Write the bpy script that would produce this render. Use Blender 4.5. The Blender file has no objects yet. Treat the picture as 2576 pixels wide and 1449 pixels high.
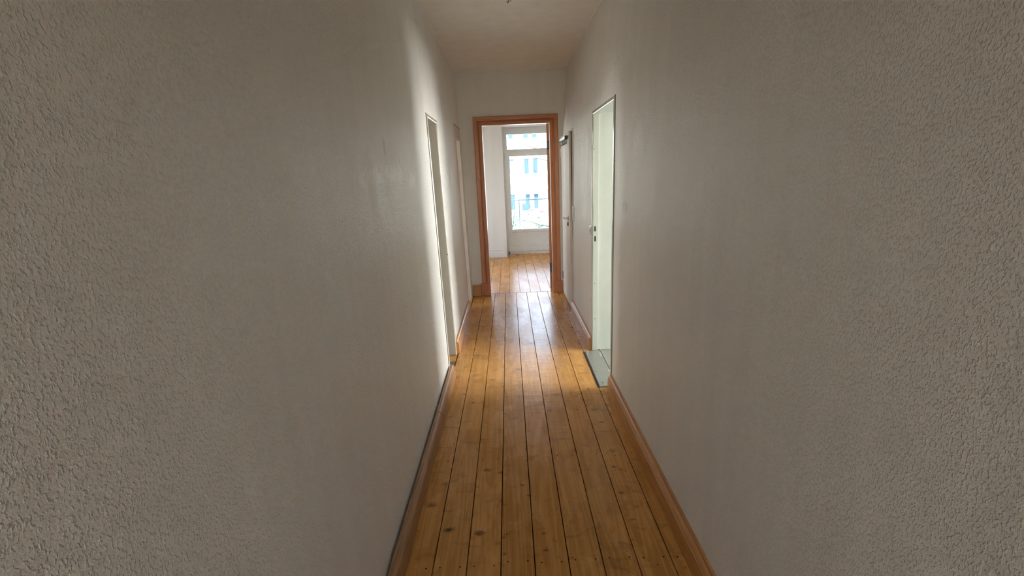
import bpy, bmesh, math, random
from mathutils import Vector, Matrix
random.seed(7)
C = bpy.context.scene.collection
S = bpy.context.scene

# ------------------------------------------------------------------ camera
F_PX = 1220.9
PITCH, YAW, ROLL, EYE = 0.2322, -0.0019, -0.0448, 1.58
cam = bpy.data.cameras.new('camera')
cam.sensor_fit = 'HORIZONTAL'; cam.sensor_width = 36.0
cam.lens = F_PX / 2576 * 36.0
cam.clip_start = 0.02; cam.clip_end = 300
co = bpy.data.objects.new('camera', cam); C.objects.link(co)
fw = Vector((math.sin(YAW)*math.cos(PITCH), math.cos(YAW)*math.cos(PITCH), -math.sin(PITCH)))
r0 = Vector((math.cos(YAW), -math.sin(YAW), 0)); u0 = r0.cross(fw)
rt = r0*math.cos(ROLL) + u0*math.sin(ROLL); up = -r0*math.sin(ROLL) + u0*math.cos(ROLL)
mw = Matrix((rt, up, -fw)).transposed().to_4x4(); mw.translation = (0, 0, EYE)
co.matrix_world = mw
S.camera = co

# ------------------------------------------------------------------ light
w = bpy.data.worlds.new('sky'); S.world = w; w.use_nodes = True
nt = w.node_tree; nt.nodes.clear()
o_ = nt.nodes.new('ShaderNodeOutputWorld'); bg = nt.nodes.new('ShaderNodeBackground')
sky = nt.nodes.new('ShaderNodeTexSky'); sky.sky_type = 'NISHITA'; sky.sun_disc = False
sky.sun_elevation = math.radians(45); sky.sun_rotation = math.radians(180)
hs = nt.nodes.new('ShaderNodeHueSaturation'); hs.inputs['Saturation'].default_value = 0.62
nt.links.new(sky.outputs[0], hs.inputs['Color']); nt.links.new(hs.outputs[0], bg.inputs[0])
nt.links.new(bg.outputs[0], o_.inputs[0])
bg.inputs[1].default_value = 0.31
sl = bpy.data.lights.new('sun', 'SUN'); sl.energy = 2.7; sl.angle = 0.009; sl.color = (1, .95, .88)
so = bpy.data.objects.new('sun', sl); C.objects.link(so); so.location = (0, -20, 30)
so.rotation_euler = (math.radians(45), 0, 0)       # from behind the house, over its roof, on to the houses opposite

def portal(name, loc, rot, sx, sy):
    l = bpy.data.lights.new(name, 'AREA'); l.shape = 'RECTANGLE'; l.size = sx; l.size_y = sy
    l.cycles.is_portal = True
    o = bpy.data.objects.new(name, l); C.objects.link(o); o.location = loc; o.rotation_euler = rot
H = math.pi/2
portal('daylight_balcony', (.48, 9.80, 1.35), (-H, 0, 0), 1.05, 2.1)
portal('daylight_far', (-.95, 9.80, 1.45), (-H, 0, 0), 1.0, 2.0)
def daylight_lamp(name, loc, rot, sx, sy, watts, col):
    """daylight stand-in: area lamp added outside an unseen window"""
    l = bpy.data.lights.new(name, 'AREA'); l.shape = 'RECTANGLE'; l.size = sx; l.size_y = sy
    l.energy = watts; l.color = col
    o = bpy.data.objects.new(name, l); C.objects.link(o); o.location = loc; o.rotation_euler = rot
DAY = (1, .985, .955)
daylight_lamp('daylight_right', (4.23, 3.14, 1.30), (0, H, 0), 2.0, 1.6, 43, DAY)
daylight_lamp('daylight_left', (-4.24, 5.0, 1.6), (0, -H, 0), 1.2, 1.1, 12, DAY)
daylight_lamp('added_hall_lamp', (.05, -3.72, 1.55), (H, 0, 0), 1.1, 1.3, 2.0, DAY)  # unseen lamp added behind the camera to light the corridor and its end wall
daylight_lamp('added_far_side_lamp', (-2.66, 7.75, 1.5), (0, -H, 0), 1.9, 1.6, .7, (.97, 1, 1))  # unseen lamp added to brighten the far room from the side

vs = S.view_settings
vs.view_transform = 'Standard'; vs.look = 'None'; vs.gamma = 1.0; vs.use_curve_mapping = False
vs.exposure = 2.90
S.cycles.max_bounces = 8; S.cycles.diffuse_bounces = 5; S.cycles.glossy_bounces = 3
S.cycles.transparent_max_bounces = 12
S.cycles.sample_clamp_indirect = 6.0
S.cycles.caustics_reflective = True; S.cycles.blur_glossy = .6; S.cycles.caustics_refractive = False
S.cycles.use_denoising = True; S.cycles.adaptive_threshold = .02

# ------------------------------------------------------------------ materials
def mat(name):
    m = bpy.data.materials.new(name); m.use_nodes = True
    t = m.node_tree; b = t.nodes['Principled BSDF']
    return m, t, b
def N(t, kind, **kw):
    n = t.nodes.new(kind)
    for k, v in kw.items():
        if k in n.inputs: n.inputs[k].default_value = v
        else: setattr(n, k, v)
    return n
def L(t, a, b): t.links.new(a, b)
def coords(t, scale=(1, 1, 1), kind='Object'):
    tc = N(t, 'ShaderNodeTexCoord'); mp = N(t, 'ShaderNodeMapping')
    mp.inputs['Scale'].default_value = scale; L(t, tc.outputs[kind], mp.inputs[0]); return mp.outputs[0]
def ramp(t, fac, stops):
    r = N(t, 'ShaderNodeValToRGB'); e = r.color_ramp.elements
    while len(e) < len(stops): e.new(.5)
    for k, (p, c) in enumerate(stops):
        e[k].position = p; e[k].color = (*c, 1) if len(c) == 3 else c
    L(t, fac, r.inputs[0]); return r.outputs[0]
def mixc(t, fac, a, b, mode='MIX'):
    m = N(t, 'ShaderNodeMix', data_type='RGBA', blend_type=mode)
    for sock, v in ((0, fac), (6, a), (7, b)):
        if hasattr(v, 'is_output') or isinstance(v, bpy.types.NodeSocket): L(t, v, m.inputs[sock])
        else: m.inputs[sock].default_value = v if not isinstance(v, tuple) else ((*v, 1) if len(v) == 3 else v)
    return m.outputs[2]
def mth(t, op, a, b=None):
    m = N(t, 'ShaderNodeMath', operation=op)
    for k, v in ((0, a), (1, b)):
        if v is None: continue
        if isinstance(v, bpy.types.NodeSocket): L(t, v, m.inputs[k])
        else: m.inputs[k].default_value = v
    return m.outputs[0]
def maprange(t, v, a, b, c=0., d=1.):
    m = N(t, 'ShaderNodeMapRange'); L(t, v, m.inputs[0])
    for k, x in enumerate((a, b, c, d)): m.inputs[k+1].default_value = x
    return m.outputs[0]
def bump(t, b, height, strength, dist):
    n = N(t, 'ShaderNodeBump'); n.inputs['Strength'].default_value = strength; n.inputs['Distance'].default_value = dist
    L(t, height, n.inputs['Height']); L(t, n.outputs[0], b.inputs['Normal'])

def woodchip(name, col, amount=1.0, gloss=True, patches=()):
    m, t, b = mat(name)
    c = coords(t)
    n1 = N(t, 'ShaderNodeTexNoise', Scale=260., Detail=2., Roughness=.5); L(t, c, n1.inputs[0])
    c2 = coords(t, (200, 200, 135))
    n2 = N(t, 'ShaderNodeTexNoise', Scale=1., Detail=2.); L(t, c2, n2.inputs[0])
    chips = maprange(t, n2.outputs[0], .50, .70)
    h = mth(t, 'ADD', mth(t, 'MULTIPLY', n1.outputs[0], .45), chips)
    bump(t, b, h, .9*amount, .0034)
    c3 = coords(t, (9, 9, .8))
    n3 = N(t, 'ShaderNodeTexNoise', Scale=1., Detail=4.); L(t, c3, n3.inputs[0])
    c4 = coords(t, (1.6, 1.6, 1.2))
    n4 = N(t, 'ShaderNodeTexNoise', Scale=1., Detail=3.); L(t, c4, n4.inputs[0])
    k = mth(t, 'ADD', mth(t, 'MULTIPLY', n3.outputs[0], .6), mth(t, 'MULTIPLY', n4.outputs[0], .4))
    base = ramp(t, k, [(.3, tuple(x*.93 for x in col)), (.7, tuple(min(1, x*1.03) for x in col))])
    # white patches, paint smears and greasy rubs with ragged outlines of their own
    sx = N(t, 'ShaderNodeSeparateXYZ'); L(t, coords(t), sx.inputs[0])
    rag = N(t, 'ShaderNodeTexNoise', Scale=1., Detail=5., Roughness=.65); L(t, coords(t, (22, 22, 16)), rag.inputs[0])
    for y0, z0, ry, rz, tint, amt in patches:
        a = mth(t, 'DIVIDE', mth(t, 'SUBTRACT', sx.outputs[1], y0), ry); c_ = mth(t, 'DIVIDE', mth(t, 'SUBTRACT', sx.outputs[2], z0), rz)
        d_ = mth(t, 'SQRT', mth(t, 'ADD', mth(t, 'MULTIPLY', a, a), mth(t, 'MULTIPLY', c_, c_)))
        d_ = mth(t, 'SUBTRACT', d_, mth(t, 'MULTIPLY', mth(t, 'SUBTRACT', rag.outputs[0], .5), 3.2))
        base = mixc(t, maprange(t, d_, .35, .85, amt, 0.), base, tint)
    L(t, base, b.inputs['Base Color'])
    if gloss: L(t, maprange(t, n3.outputs[0], .35, .65, .44, .54), b.inputs['Roughness']); b.inputs['Specular IOR Level'].default_value = .28
    else: b.inputs['Roughness'].default_value = .7
    return m
M = {}
M['wall'] = woodchip('white_woodchip', (.88, .85, .80))
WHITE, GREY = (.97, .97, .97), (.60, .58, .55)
M['wall_l'] = woodchip('white_woodchip_left', (.88, .85, .80), patches=((2.38, 1.60, .42, .055, WHITE, .9), (2.05, 1.59, .25, .05, WHITE, .6), (2.9, 1.56, .16, .05, WHITE, .8), (4.98, 1.56, .14, .14, WHITE, .9), (4.72, 1.62, .05, .22, WHITE, .7), (2.33, 1.72, .03, .07, GREY, .5)))  # long white patches first, then white paint smears and a grey rub
M['wall_r'] = woodchip('white_woodchip_right', (.88, .85, .80), patches=((2.96, 1.35, .10, .05, GREY, .45), (4.60, 1.39, .05, .04, GREY, .4), (4.82, 1.19, .05, .05, GREY, .35)))
M['ceil'] = woodchip('white_woodchip_ceiling', (.93, .89, .835), .8, False)
M['plain'] = woodchip('smooth_white_plaster', (.85, .85, .825), .25, False)

def lacquer(name, col, rough=.3, bumpy=.12):
    m, t, b = mat(name)
    n = N(t, 'ShaderNodeTexNoise', Scale=9., Detail=4.); L(t, coords(t), n.inputs[0])
    L(t, ramp(t, n.outputs[0], [(.3, tuple(x*.94 for x in col)), (.7, col)]), b.inputs['Base Color'])
    b.inputs['Roughness'].default_value = rough
    n2 = N(t, 'ShaderNodeTexNoise', Scale=60., Detail=2.); L(t, coords(t, (1, 1, .15)), n2.inputs[0])
    bump(t, b, n2.outputs[0], bumpy, .001)
    return m
M["cream"] = lacquer('cream_lacquer', (.50, .47, .40), .14, .04)
M['greencream'] = lacquer('pale_green_lacquer', (.46, .475, .41), .14, .04)
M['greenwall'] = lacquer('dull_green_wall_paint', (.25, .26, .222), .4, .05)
M['door'] = lacquer('warm_white_lacquer', (.70, .63, .57), .55)
M['winwhite'] = lacquer('window_white', (.80, .81, .79), .3)
M['plastic'] = lacquer('white_plastic', (.82, .80, .75), .25, .02)
M['cable'] = lacquer('cable_white', (.80, .77, .68), .4, .02)
M['greyfloor'] = lacquer('grey_floor_paint', (.25, .25, .21), .25, .2)

def flat(name, col, rough=.5, metal=0.):
    m, t, b = mat(name)
    n = N(t, 'ShaderNodeTexNoise', Scale=25., Detail=3.); L(t, coords(t), n.inputs[0])
    L(t, ramp(t, n.outputs[0], [(.3, tuple(x*.85 for x in col)), (.7, col)]), b.inputs['Base Color'])
    b.inputs['Roughness'].default_value = rough; b.inputs['Metallic'].default_value = metal
    if rough > .85: b.inputs['Specular IOR Level'].default_value = .1
    return m
M['dark'] = flat('dark_gap', (.015, .012, .01), .8)
M['black'] = flat('black_plastic', (.012, .014, .02), .35)
M['steel'] = flat('brushed_steel', (.20, .20, .21), .34, 1.)
M['alu'] = flat('bright_aluminium', (.8, .8, .78), .18, 1.)
M['oldiron'] = flat('old_hinge_iron', (.10, .095, .10), .45, .6)
M['under'] = flat('subfloor', (.02, .013, .008), .9)
M['bare'] = flat('bare_plaster', (.45, .42, .36), .9)
M['dirt'] = flat('dirty_joint', (.17, .15, .12), .9)

def wood(name, dark, light, axis=2, rough=.40, coat=.08):
    """varnished pine, grain along one object axis"""
    m, t, b = mat(name)
    sc = [34, 34, 34]; sc[axis] = 1.6
    wv = N(t, 'ShaderNodeTexNoise', Scale=1., Detail=3., Distortion=.6); L(t, coords(t, tuple(sc)), wv.inputs[0])
    sc2 = [190, 190, 190]; sc2[axis] = 7
    fn = N(t, 'ShaderNodeTexNoise', Scale=1., Detail=3.); L(t, coords(t, tuple(sc2)), fn.inputs[0])
    rings = mth(t, 'SINE', mth(t, 'MULTIPLY', wv.outputs[0], 40.))
    k = mth(t, 'ADD', mth(t, 'MULTIPLY', rings, .10), mth(t, 'MULTIPLY', fn.outputs[0], .85))
    base = ramp(t, k, [(.12, dark), (.68, light)])
    sc3 = [5, 5, 5]; sc3[axis] = 2.2
    v = N(t, 'ShaderNodeTexVoronoi', Scale=1.); L(t, coords(t, tuple(sc3)), v.inputs[0])
    knot = maprange(t, v.outputs['Distance'], .04, .12, .75, 0.)
    L(t, mixc(t, knot, base, tuple(x*.25 for x in dark)), b.inputs['Base Color'])
    b.inputs['Roughness'].default_value = rough
    b.inputs['Coat Weight'].default_value = coat; b.inputs['Coat Roughness'].default_value = .2
    bump(t, b, fn.outputs[0], .12, .001)
    return m
BD, BL = (.27, .085, .022), (.54, .185, .048)
M['pineX'] = wood('casing_pine_horizontal', BD, BL, 0)
M['pineZ'] = wood('casing_pine_upright', BD, BL, 2)
SD, SLt = (.40, .165, .042), (.62, .30, .09)
M['skirtY'] = wood('skirting_pine', SD, SLt, 1)
M['skirtX'] = wood('skirting_pine_short', SD, SLt, 0)
M['worn'] = wood('worn_skirting_pine', (.24, .115, .05), (.44, .24, .115), 1, .4)
M['stained'] = wood('grey_stained_board', (.075, .055, .03), (.20, .15, .09), 1, .5)

def boards(name, d, l, marks=1.):
    m, t, b = mat(name)
    uv = N(t, 'ShaderNodeUVMap'); uv.uv_map = 'plank'
    at = N(t, 'ShaderNodeAttribute'); at.attribute_name = 'board'
    sx = N(t, 'ShaderNodeSeparateXYZ'); L(t, uv.outputs[0], sx.inputs[0])
    pid = at.outputs['Fac']
    wn = N(t, 'ShaderNodeTexWhiteNoise', noise_dimensions='1D'); L(t, pid, wn.inputs['W'])
    cb = N(t, 'ShaderNodeCombineXYZ')
    L(t, mth(t, 'ADD', sx.outputs[0], mth(t, 'MULTIPLY', pid, 3.17)), cb.inputs[0])
    L(t, mth(t, 'ADD', sx.outputs[1], mth(t, 'MULTIPLY', pid, 7.73)), cb.inputs[1])
    def tex(kind, scale, **kw):
        mp = N(t, 'ShaderNodeMapping'); mp.inputs['Scale'].default_value = scale; L(t, cb.outputs[0], mp.inputs[0])
        n = N(t, kind, **kw); L(t, mp.outputs[0], n.inputs[0]); return n
    figure = tex('ShaderNodeTexNoise', (11, .55, 1), Scale=1., Detail=2., Distortion=.5)
    rings = mth(t, 'SINE', mth(t, 'MULTIPLY', figure.outputs[0], 55.))
    fine = tex('ShaderNodeTexNoise', (230, 7, 1), Scale=1., Detail=3.)
    blotch = tex('ShaderNodeTexNoise', (4.5, 2.2, 1), Scale=1., Detail=4., Roughness=.6)
    smudge = tex('ShaderNodeTexNoise', (7, 15, 1), Scale=1., Detail=5., Roughness=.6, Distortion=.8)
    k = mth(t, 'ADD', mth(t, 'MULTIPLY', rings, .10), mth(t, 'MULTIPLY', fine.outputs[0], .55))
    k = mth(t, 'ADD', k, mth(t, 'MULTIPLY', blotch.outputs[0], .55))
    k = mth(t, 'ADD', k, mth(t, 'MULTIPLY', wn.outputs['Value'], .12))
    base = ramp(t, k, [(.33, d), (.85, l)])
    base = mixc(t, maprange(t, smudge.outputs[0], .56, .74, 0., .6*marks), base, (.15, .068, .022))
    v = tex('ShaderNodeTexVoronoi', (4.6, 6.6, 1), Scale=1., Randomness=1.)
    sep = N(t, 'ShaderNodeSeparateColor'); L(t, v.outputs['Color'], sep.inputs[0])
    gate = mth(t, 'GREATER_THAN', sep.outputs[0], .30)
    size = maprange(t, sep.outputs[1], 0., 1., .09, .21)
    wob = mth(t, 'MULTIPLY', mth(t, 'SUBTRACT', smudge.outputs[0], .5), .34)
    dist = mth(t, 'ADD', v.outputs['Distance'], wob)
    kn = N(t, 'ShaderNodeMapRange'); L(t, dist, kn.inputs[0]); kn.inputs[1].default_value = .012
    L(t, size, kn.inputs[2]); kn.inputs[3].default_value = .93*marks; kn.inputs[4].default_value = 0.
    base = mixc(t, mth(t, 'MULTIPLY', kn.outputs[0], gate), base, (.045, .02, .008))
    # small dark specks and dents
    v2 = tex('ShaderNodeTexVoronoi', (38, 24, 1), Scale=1.)
    sep2 = N(t, 'ShaderNodeSeparateColor'); L(t, v2.outputs['Color'], sep2.inputs[0])
    v3 = tex('ShaderNodeTexVoronoi', (8, 12.5, 1), Scale=1.)
    sep3 = N(t, 'ShaderNodeSeparateColor'); L(t, v3.outputs['Color'], sep3.inputs[0])
    d3 = mth(t, 'ADD', v3.outputs['Distance'], mth(t, 'MULTIPLY', wob, .9))
    mk = mth(t, 'MULTIPLY', mth(t, 'GREATER_THAN', sep3.outputs[0], .60), maprange(t, d3, .05, .17, .75*marks, 0.))
    base = mixc(t, mk, base, (.07, .032, .012))
    sp = mth(t, 'MULTIPLY', mth(t, 'GREATER_THAN', sep2.outputs[0], .80), maprange(t, v2.outputs['Distance'], .05, .16, .8, 0.))
    base = mixc(t, sp, base, (.05, .025, .01))
    # nail pairs over each joist
    vy = mth(t, 'SUBTRACT', mth(t, 'FRACT', mth(t, 'MULTIPLY', mth(t, 'ADD', sx.outputs[1], .22), 1/.77)), .5)
    vy = mth(t, 'MULTIPLY', vy, .77)
    vy = mth(t, 'ADD', vy, mth(t, 'MULTIPLY', mth(t, 'SUBTRACT', wn.outputs['Value'], .5), .02))
    ux = mth(t, 'SUBTRACT', mth(t, 'ABSOLUTE', sx.outputs[0]), .042)
    dd = mth(t, 'SQRT', mth(t, 'ADD', mth(t, 'MULTIPLY', ux, ux), mth(t, 'MULTIPLY', vy, vy)))
    nail = mth(t, 'LESS_THAN', dd, .0036)
    base = mixc(t, nail, base, (.02, .01, .006))
    L(t, base, b.inputs['Base Color'])
    L(t, maprange(t, blotch.outputs[0], .3, .7, .20, .34), b.inputs['Roughness'])
    b.inputs['IOR'].default_value = 1.45; b.inputs['Specular IOR Level'].default_value = .22
    wave = tex('ShaderNodeTexNoise', (3.5, 20, 1), Scale=1., Detail=2.)
    h = mth(t, 'ADD', mth(t, 'MULTIPLY', wave.outputs[0], 1.0), mth(t, 'MULTIPLY', fine.outputs[0], .05))
    h = mth(t, 'SUBTRACT', h, mth(t, 'MULTIPLY', nail, .3))
    bump(t, b, h, .22, .006)
    return m
M['boards'] = boards('varnished_floorboards', (.40, .178, .040), (.68, .345, .10))
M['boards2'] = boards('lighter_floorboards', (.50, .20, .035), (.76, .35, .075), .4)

def glass_mat():
    m, t, b = mat('window_glass'); t.nodes.remove(b)
    out = t.nodes['Material Output']
    tr = N(t, 'ShaderNodeBsdfTransparent'); tr.inputs[0].default_value = (.97, .985, .98, 1)
    gl = N(t, 'ShaderNodeBsdfGlossy'); gl.inputs['Roughness'].default_value = .02
    fr = N(t, 'ShaderNodeFresnel'); fr.inputs['IOR'].default_value = 1.3
    mx = N(t, 'ShaderNodeMixShader'); L(t, fr.outputs[0], mx.inputs[0]); L(t, tr.outputs[0], mx.inputs[1]); L(t, gl.outputs[0], mx.inputs[2])
    L(t, mx.outputs[0], out.inputs[0]); return m
M['glass'] = glass_mat()
M['facade'] = flat('pale_render', (.78, .77, .73), .9)
M['fascia'] = flat('mossy_cornice', (.12, .155, .10), .9)
M['housepane'] = flat('far_window_pane', (.036, .068, .112), .9)
M['bark'] = flat('grey_bark', (.06, .075, .066), .95)
M['leaf'] = flat('hedge_leaf', (.035, .08, .055), .8)
M['ground'] = flat('pale_pavement', (.58, .57, .54), .95)
M['rail'] = flat('painted_rail', (.27, .38, .43), .6)
M['red'] = flat('red_board', (.30, .03, .045), .7)
M['blue'] = flat('blue_sign_paint', (.03, .07, .22), .6)
M['roof'] = flat('roof_tile', (.30, .16, .11), .9)

# ------------------------------------------------------------------ helpers
def link(name, me, m, parent=None, smooth=False):
    if m is not None: me.materials.append(m)
    o = bpy.data.objects.new(name, me); C.objects.link(o)
    if parent is not None: o.parent = parent
    if smooth:
        for p in me.polygons: p.use_smooth = True
    return o
def done(bm, name, m, parent=None, smooth=False):
    bmesh.ops.recalc_face_normals(bm, faces=bm.faces[:])
    me = bpy.data.meshes.new(name); bm.to_mesh(me); bm.free()
    return link(name, me, m, parent, smooth)
def tag(o, label, cat, group=None, kind=None):
    o['label'] = label; o['category'] = cat
    if group: o['group'] = group
    if kind: o['kind'] = kind
    return o
def struct(o, label, cat): return tag(o, label, cat, None, 'structure')
def empty(name, loc=(0, 0, 0)):
    o = bpy.data.objects.new(name, None); o.empty_display_size = .1; C.objects.link(o); o.location = loc; return o
def sub(o, parent):
    """parent a world-space part to an Empty that is not at the origin"""
    o.parent = parent; o.matrix_parent_inverse = Matrix.Translation(parent.location).inverted(); return o
def box(bm, x0, x1, y0, y1, z0, z1, bev=0.):
    g = bmesh.ops.create_cube(bm, size=1.0)
    for v in g['verts']:
        v.co = Vector(((x0+x1)/2 + v.co.x*(x1-x0), (y0+y1)/2 + v.co.y*(y1-y0), (z0+z1)/2 + v.co.z*(z1-z0)))
    if bev > 0:
        es = {e for v in g['verts'] for e in v.link_edges}
        bmesh.ops.bevel(bm, geom=list(es), offset=bev, segments=2, profile=.6, affect='EDGES')
def boxo(name, m, parent, *a, bev=0.):
    bm = bmesh.new(); box(bm, *a, bev=bev); return done(bm, name, m, parent)
def tube(bm, pts, rad, seg=8, cap=True):
    pts = [Vector(p) for p in pts]; n = len(pts)
    if not isinstance(rad, (list, tuple)): rad = [rad]*n
    rings = []; ref = Vector((0, 0, 1))
    for i, p in enumerate(pts):
        d = (pts[min(i+1, n-1)] - pts[max(i-1, 0)]).normalized()
        a = d.cross(ref)
        if a.length < .05: a = d.cross(Vector((0, 1, 0)))
        a.normalize(); b = a.cross(d).normalized()
        rings.append([bm.verts.new(p + (a*math.cos(2*math.pi*k/seg) + b*math.sin(2*math.pi*k/seg))*rad[i]) for k in range(seg)])
    for r, s in zip(rings, rings[1:]):
        for k in range(seg): bm.faces.new((r[k], r[(k+1) % seg], s[(k+1) % seg], s[k]))
    if cap:
        bm.faces.new(rings[0][::-1]); bm.faces.new(rings[-1])
def smooth_path(pts, n=6):
    pts = [Vector(p) for p in pts]; out = []
    P = [pts[0]*2-pts[1]] + pts + [pts[-1]*2-pts[-2]]
    for i in range(1, len(P)-2):
        a, b, c, d = P[i-1], P[i], P[i+1], P[i+2]
        for k in range(n):
            s = k/n
            out.append(.5*((2*b) + (c-a)*s + (2*a-5*b+4*c-d)*s*s + (3*b-a-3*c+d)*s**3))
    out.append(pts[-1]); return out
def lathe(bm, prof, seg=20, M4=None):
    """profile of (radius, height) turned about local z, then moved by M4"""
    rings = []
    for r, h in prof:
        rings.append([bm.verts.new((M4 or Matrix()) @ Vector((r*math.cos(2*math.pi*k/seg), r*math.sin(2*math.pi*k/seg), h))) for k in range(seg)])
    for a, b in zip(rings, rings[1:]):
        for k in range(seg): bm.faces.new((a[k], a[(k+1) % seg], b[(k+1) % seg], b[k]))
    bm.faces.new(rings[0][::-1]); bm.faces.new(rings[-1])
def shell(sb, zb, holes, P):
    """wall of cells in (s,z) with holes cut through; P(s,z,side) gives the corner, side 0 the front, 1 the back"""
    bm = bmesh.new(); V = {}
    sb = sorted(set(round(x, 5) for x in sb)); zb = sorted(set(round(x, 5) for x in zb))
    def vt(i, j, k):
        if (i, j, k) not in V: V[i, j, k] = bm.verts.new(P(sb[i], zb[j], k))
        return V[i, j, k]
    def solid(i, j):
        if i < 0 or j < 0 or i >= len(sb)-1 or j >= len(zb)-1: return False
        cs, cz = (sb[i]+sb[i+1])/2, (zb[j]+zb[j+1])/2
        return not any(a < cs < b and c < cz < d for a, b, c, d in holes)
    for i in range(len(sb)-1):
        for j in range(len(zb)-1):
            if not solid(i, j): continue
            for k in (0, 1): bm.faces.new([vt(i, j, k), vt(i+1, j, k), vt(i+1, j+1, k), vt(i, j+1, k)])
            if not solid(i-1, j): bm.faces.new([vt(i, j, 0), vt(i, j+1, 0), vt(i, j+1, 1), vt(i, j, 1)])
            if not solid(i+1, j): bm.faces.new([vt(i+1, j, 0), vt(i+1, j+1, 0), vt(i+1, j+1, 1), vt(i+1, j, 1)])
            if not solid(i, j-1): bm.faces.new([vt(i, j, 0), vt(i+1, j, 0), vt(i+1, j, 1), vt(i, j, 1)])
            if not solid(i, j+1): bm.faces.new([vt(i, j+1, 0), vt(i+1, j+1, 0), vt(i+1, j+1, 1), vt(i, j+1, 1)])
    return bm
def hbreaks(holes, a, b, extra=()):
    return [a, b] + [x for h in holes for x in (h[0], h[1])] + list(extra)
def zbreaks(holes, a, b, extra=()):
    return [a, b] + [x for h in holes for x in (h[2], h[3])] + list(extra)
def uframe(bm, a0, a1, z0, zt, prof, P):
    """a three-sided frame swept with mitred corners; prof = closed loop of (outward, proud); P(a,z,d) -> xyz"""
    rows = []
    for u, d in prof:
        rows.append([bm.verts.new(P(a, z, d)) for a, z in ((a0-u, z0), (a0-u, zt+u), (a1+u, zt+u), (a1+u, z0))])
    n = len(rows)
    for i in range(n):
        r, s = rows[i], rows[(i+1) % n]
        for k in range(3): bm.faces.new((r[k], r[k+1], s[k+1], s[k]))
    bm.faces.new([r[0] for r in rows]); bm.faces.new([r[3] for r in rows][::-1])
def sweep(name, m, prof, P, s0, s1, parent=None):
    """straight moulding: prof = closed loop of (proud, height), P(s,d,z)"""
    bm = bmesh.new()
    a = [bm.verts.new(P(s0, d, z)) for d, z in prof]; b = [bm.verts.new(P(s1, d, z)) for d, z in prof]
    n = len(prof)
    for i in range(n): bm.faces.new((a[i], a[(i+1) % n], b[(i+1) % n], b[i]))
    bm.faces.new(a); bm.faces.new(b[::-1])
    return done(bm, name, m, parent)
def planks(name, m, xs, y0, y1, gap, label, cat='floor'):
    """boards side by side as one floor: every board carries its own number and its own plank coordinates"""
    bm = bmesh.new(); uv = bm.loops.layers.uv.new('plank'); fl = bm.faces.layers.float.new('board')
    for i in range(len(xs)-1):
        a, b = xs[i]+gap/2, xs[i+1]-gap/2; c = (a+b)/2; e = .0012; lift = random.uniform(-.0004, .0004)
        prof = [(a, -.022), (a, -e), (a+e, 0), (b-e, 0), (b, -e), (b, -.022)]
        A = [bm.verts.new((x, y0, z+lift)) for x, z in prof]; B = [bm.verts.new((x, y1, z+lift)) for x, z in prof]
        fs = [bm.faces.new((A[k], A[k+1], B[k+1], B[k])) for k in range(5)] + [bm.faces.new(A), bm.faces.new(B[::-1])]
        for f in fs:
            f[fl] = i + .37
            for lp in f.loops: lp[uv].uv = (lp.vert.co.x - c, lp.vert.co.y)
    o = done(bm, name, m); struct(o, label, cat)
    under = boxo('subfloor', M['under'], o, xs[0], xs[-1], y0, y1, -.12, -.0225)
    return o

# ------------------------------------------------------------------ setting: corridor
HC = 2.82                    # ceiling
YE = 6.325                   # face of the end wall
def lerp(z, pts):
    for (z0, a), (z1, b) in zip(pts, pts[1:]):
        if z <= z1 or (z1, b) == pts[-1]: return a + (b-a)*(z-z0)/(z1-z0)
def xl(z): return lerp(z, [(0, -.541), (2.05, -.567), (2.82, -.602)])
def xr(z): return lerp(z, [(0, .690), (2.05, .709), (2.82, .764)])
YB = -1.2                    # the corridor opens into a hall behind the camera

LH = [(3.662, 4.168, 0, 2.020), (5.645, 6.135, 0, 2.045)]
bm = shell(hbreaks(LH, YB, YE), zbreaks(LH, 0, 3.0, (1.0, 2.05, 2.82)), LH, lambda s, z, k: (-.73 if k else xl(z), s, z))
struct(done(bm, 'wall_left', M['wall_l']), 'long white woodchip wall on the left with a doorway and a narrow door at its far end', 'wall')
RH = [(3.292, 4.128, 0, 2.038), (5.412, 6.25, 0, 2.015)]
bm = shell(hbreaks(RH, YB, YE), zbreaks(RH, 0, 3.0, (1.0, 2.05, 2.82)), RH, lambda s, z, k: (.872 if k else xr(z), s, z))
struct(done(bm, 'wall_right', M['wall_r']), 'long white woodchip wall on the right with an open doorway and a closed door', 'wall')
EH = [(-.315, .560, 0, 2.185)]
bm = shell(hbreaks(EH, -4.1, 3.8), zbreaks(EH, 0, 3.0, (2.05, 2.82)), EH, lambda s, z, k: (s, YE + .135*k, z))
struct(done(bm, 'wall_end', M['wall']), 'white wall across the end of the corridor around the brown door frame', 'wall')
# ceiling with its soft cove down to the end wall
bm = bmesh.new()
prof = [(YB, HC)] + [(5.70 + .63*t/16, HC - .05*(t/16)**2) for t in range(17)]
for side in (0,):
    lo = [[bm.verts.new((x, y, z)) for y, z in prof] for x in (-.72, .86)]
    hi = [[bm.verts.new((x, y, HC+.2)) for y, z in prof] for x in (-.72, .86)]
    for k in range(len(prof)-1):
        bm.faces.new((lo[0][k], lo[1][k], lo[1][k+1], lo[0][k+1])); bm.faces.new((hi[0][k], hi[1][k], hi[1][k+1], hi[0][k+1]))
        for s_ in (0, 1): bm.faces.new((lo[s_][k], lo[s_][k+1], hi[s_][k+1], hi[s_][k]))
    for k in (0, -1): bm.faces.new((lo[0][k], lo[1][k], hi[1][k], hi[0][k]))
o = done(bm, 'ceiling', M['ceil']); struct(o, 'white corridor ceiling curving down to the end wall', 'ceiling')
W = .1413
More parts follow.
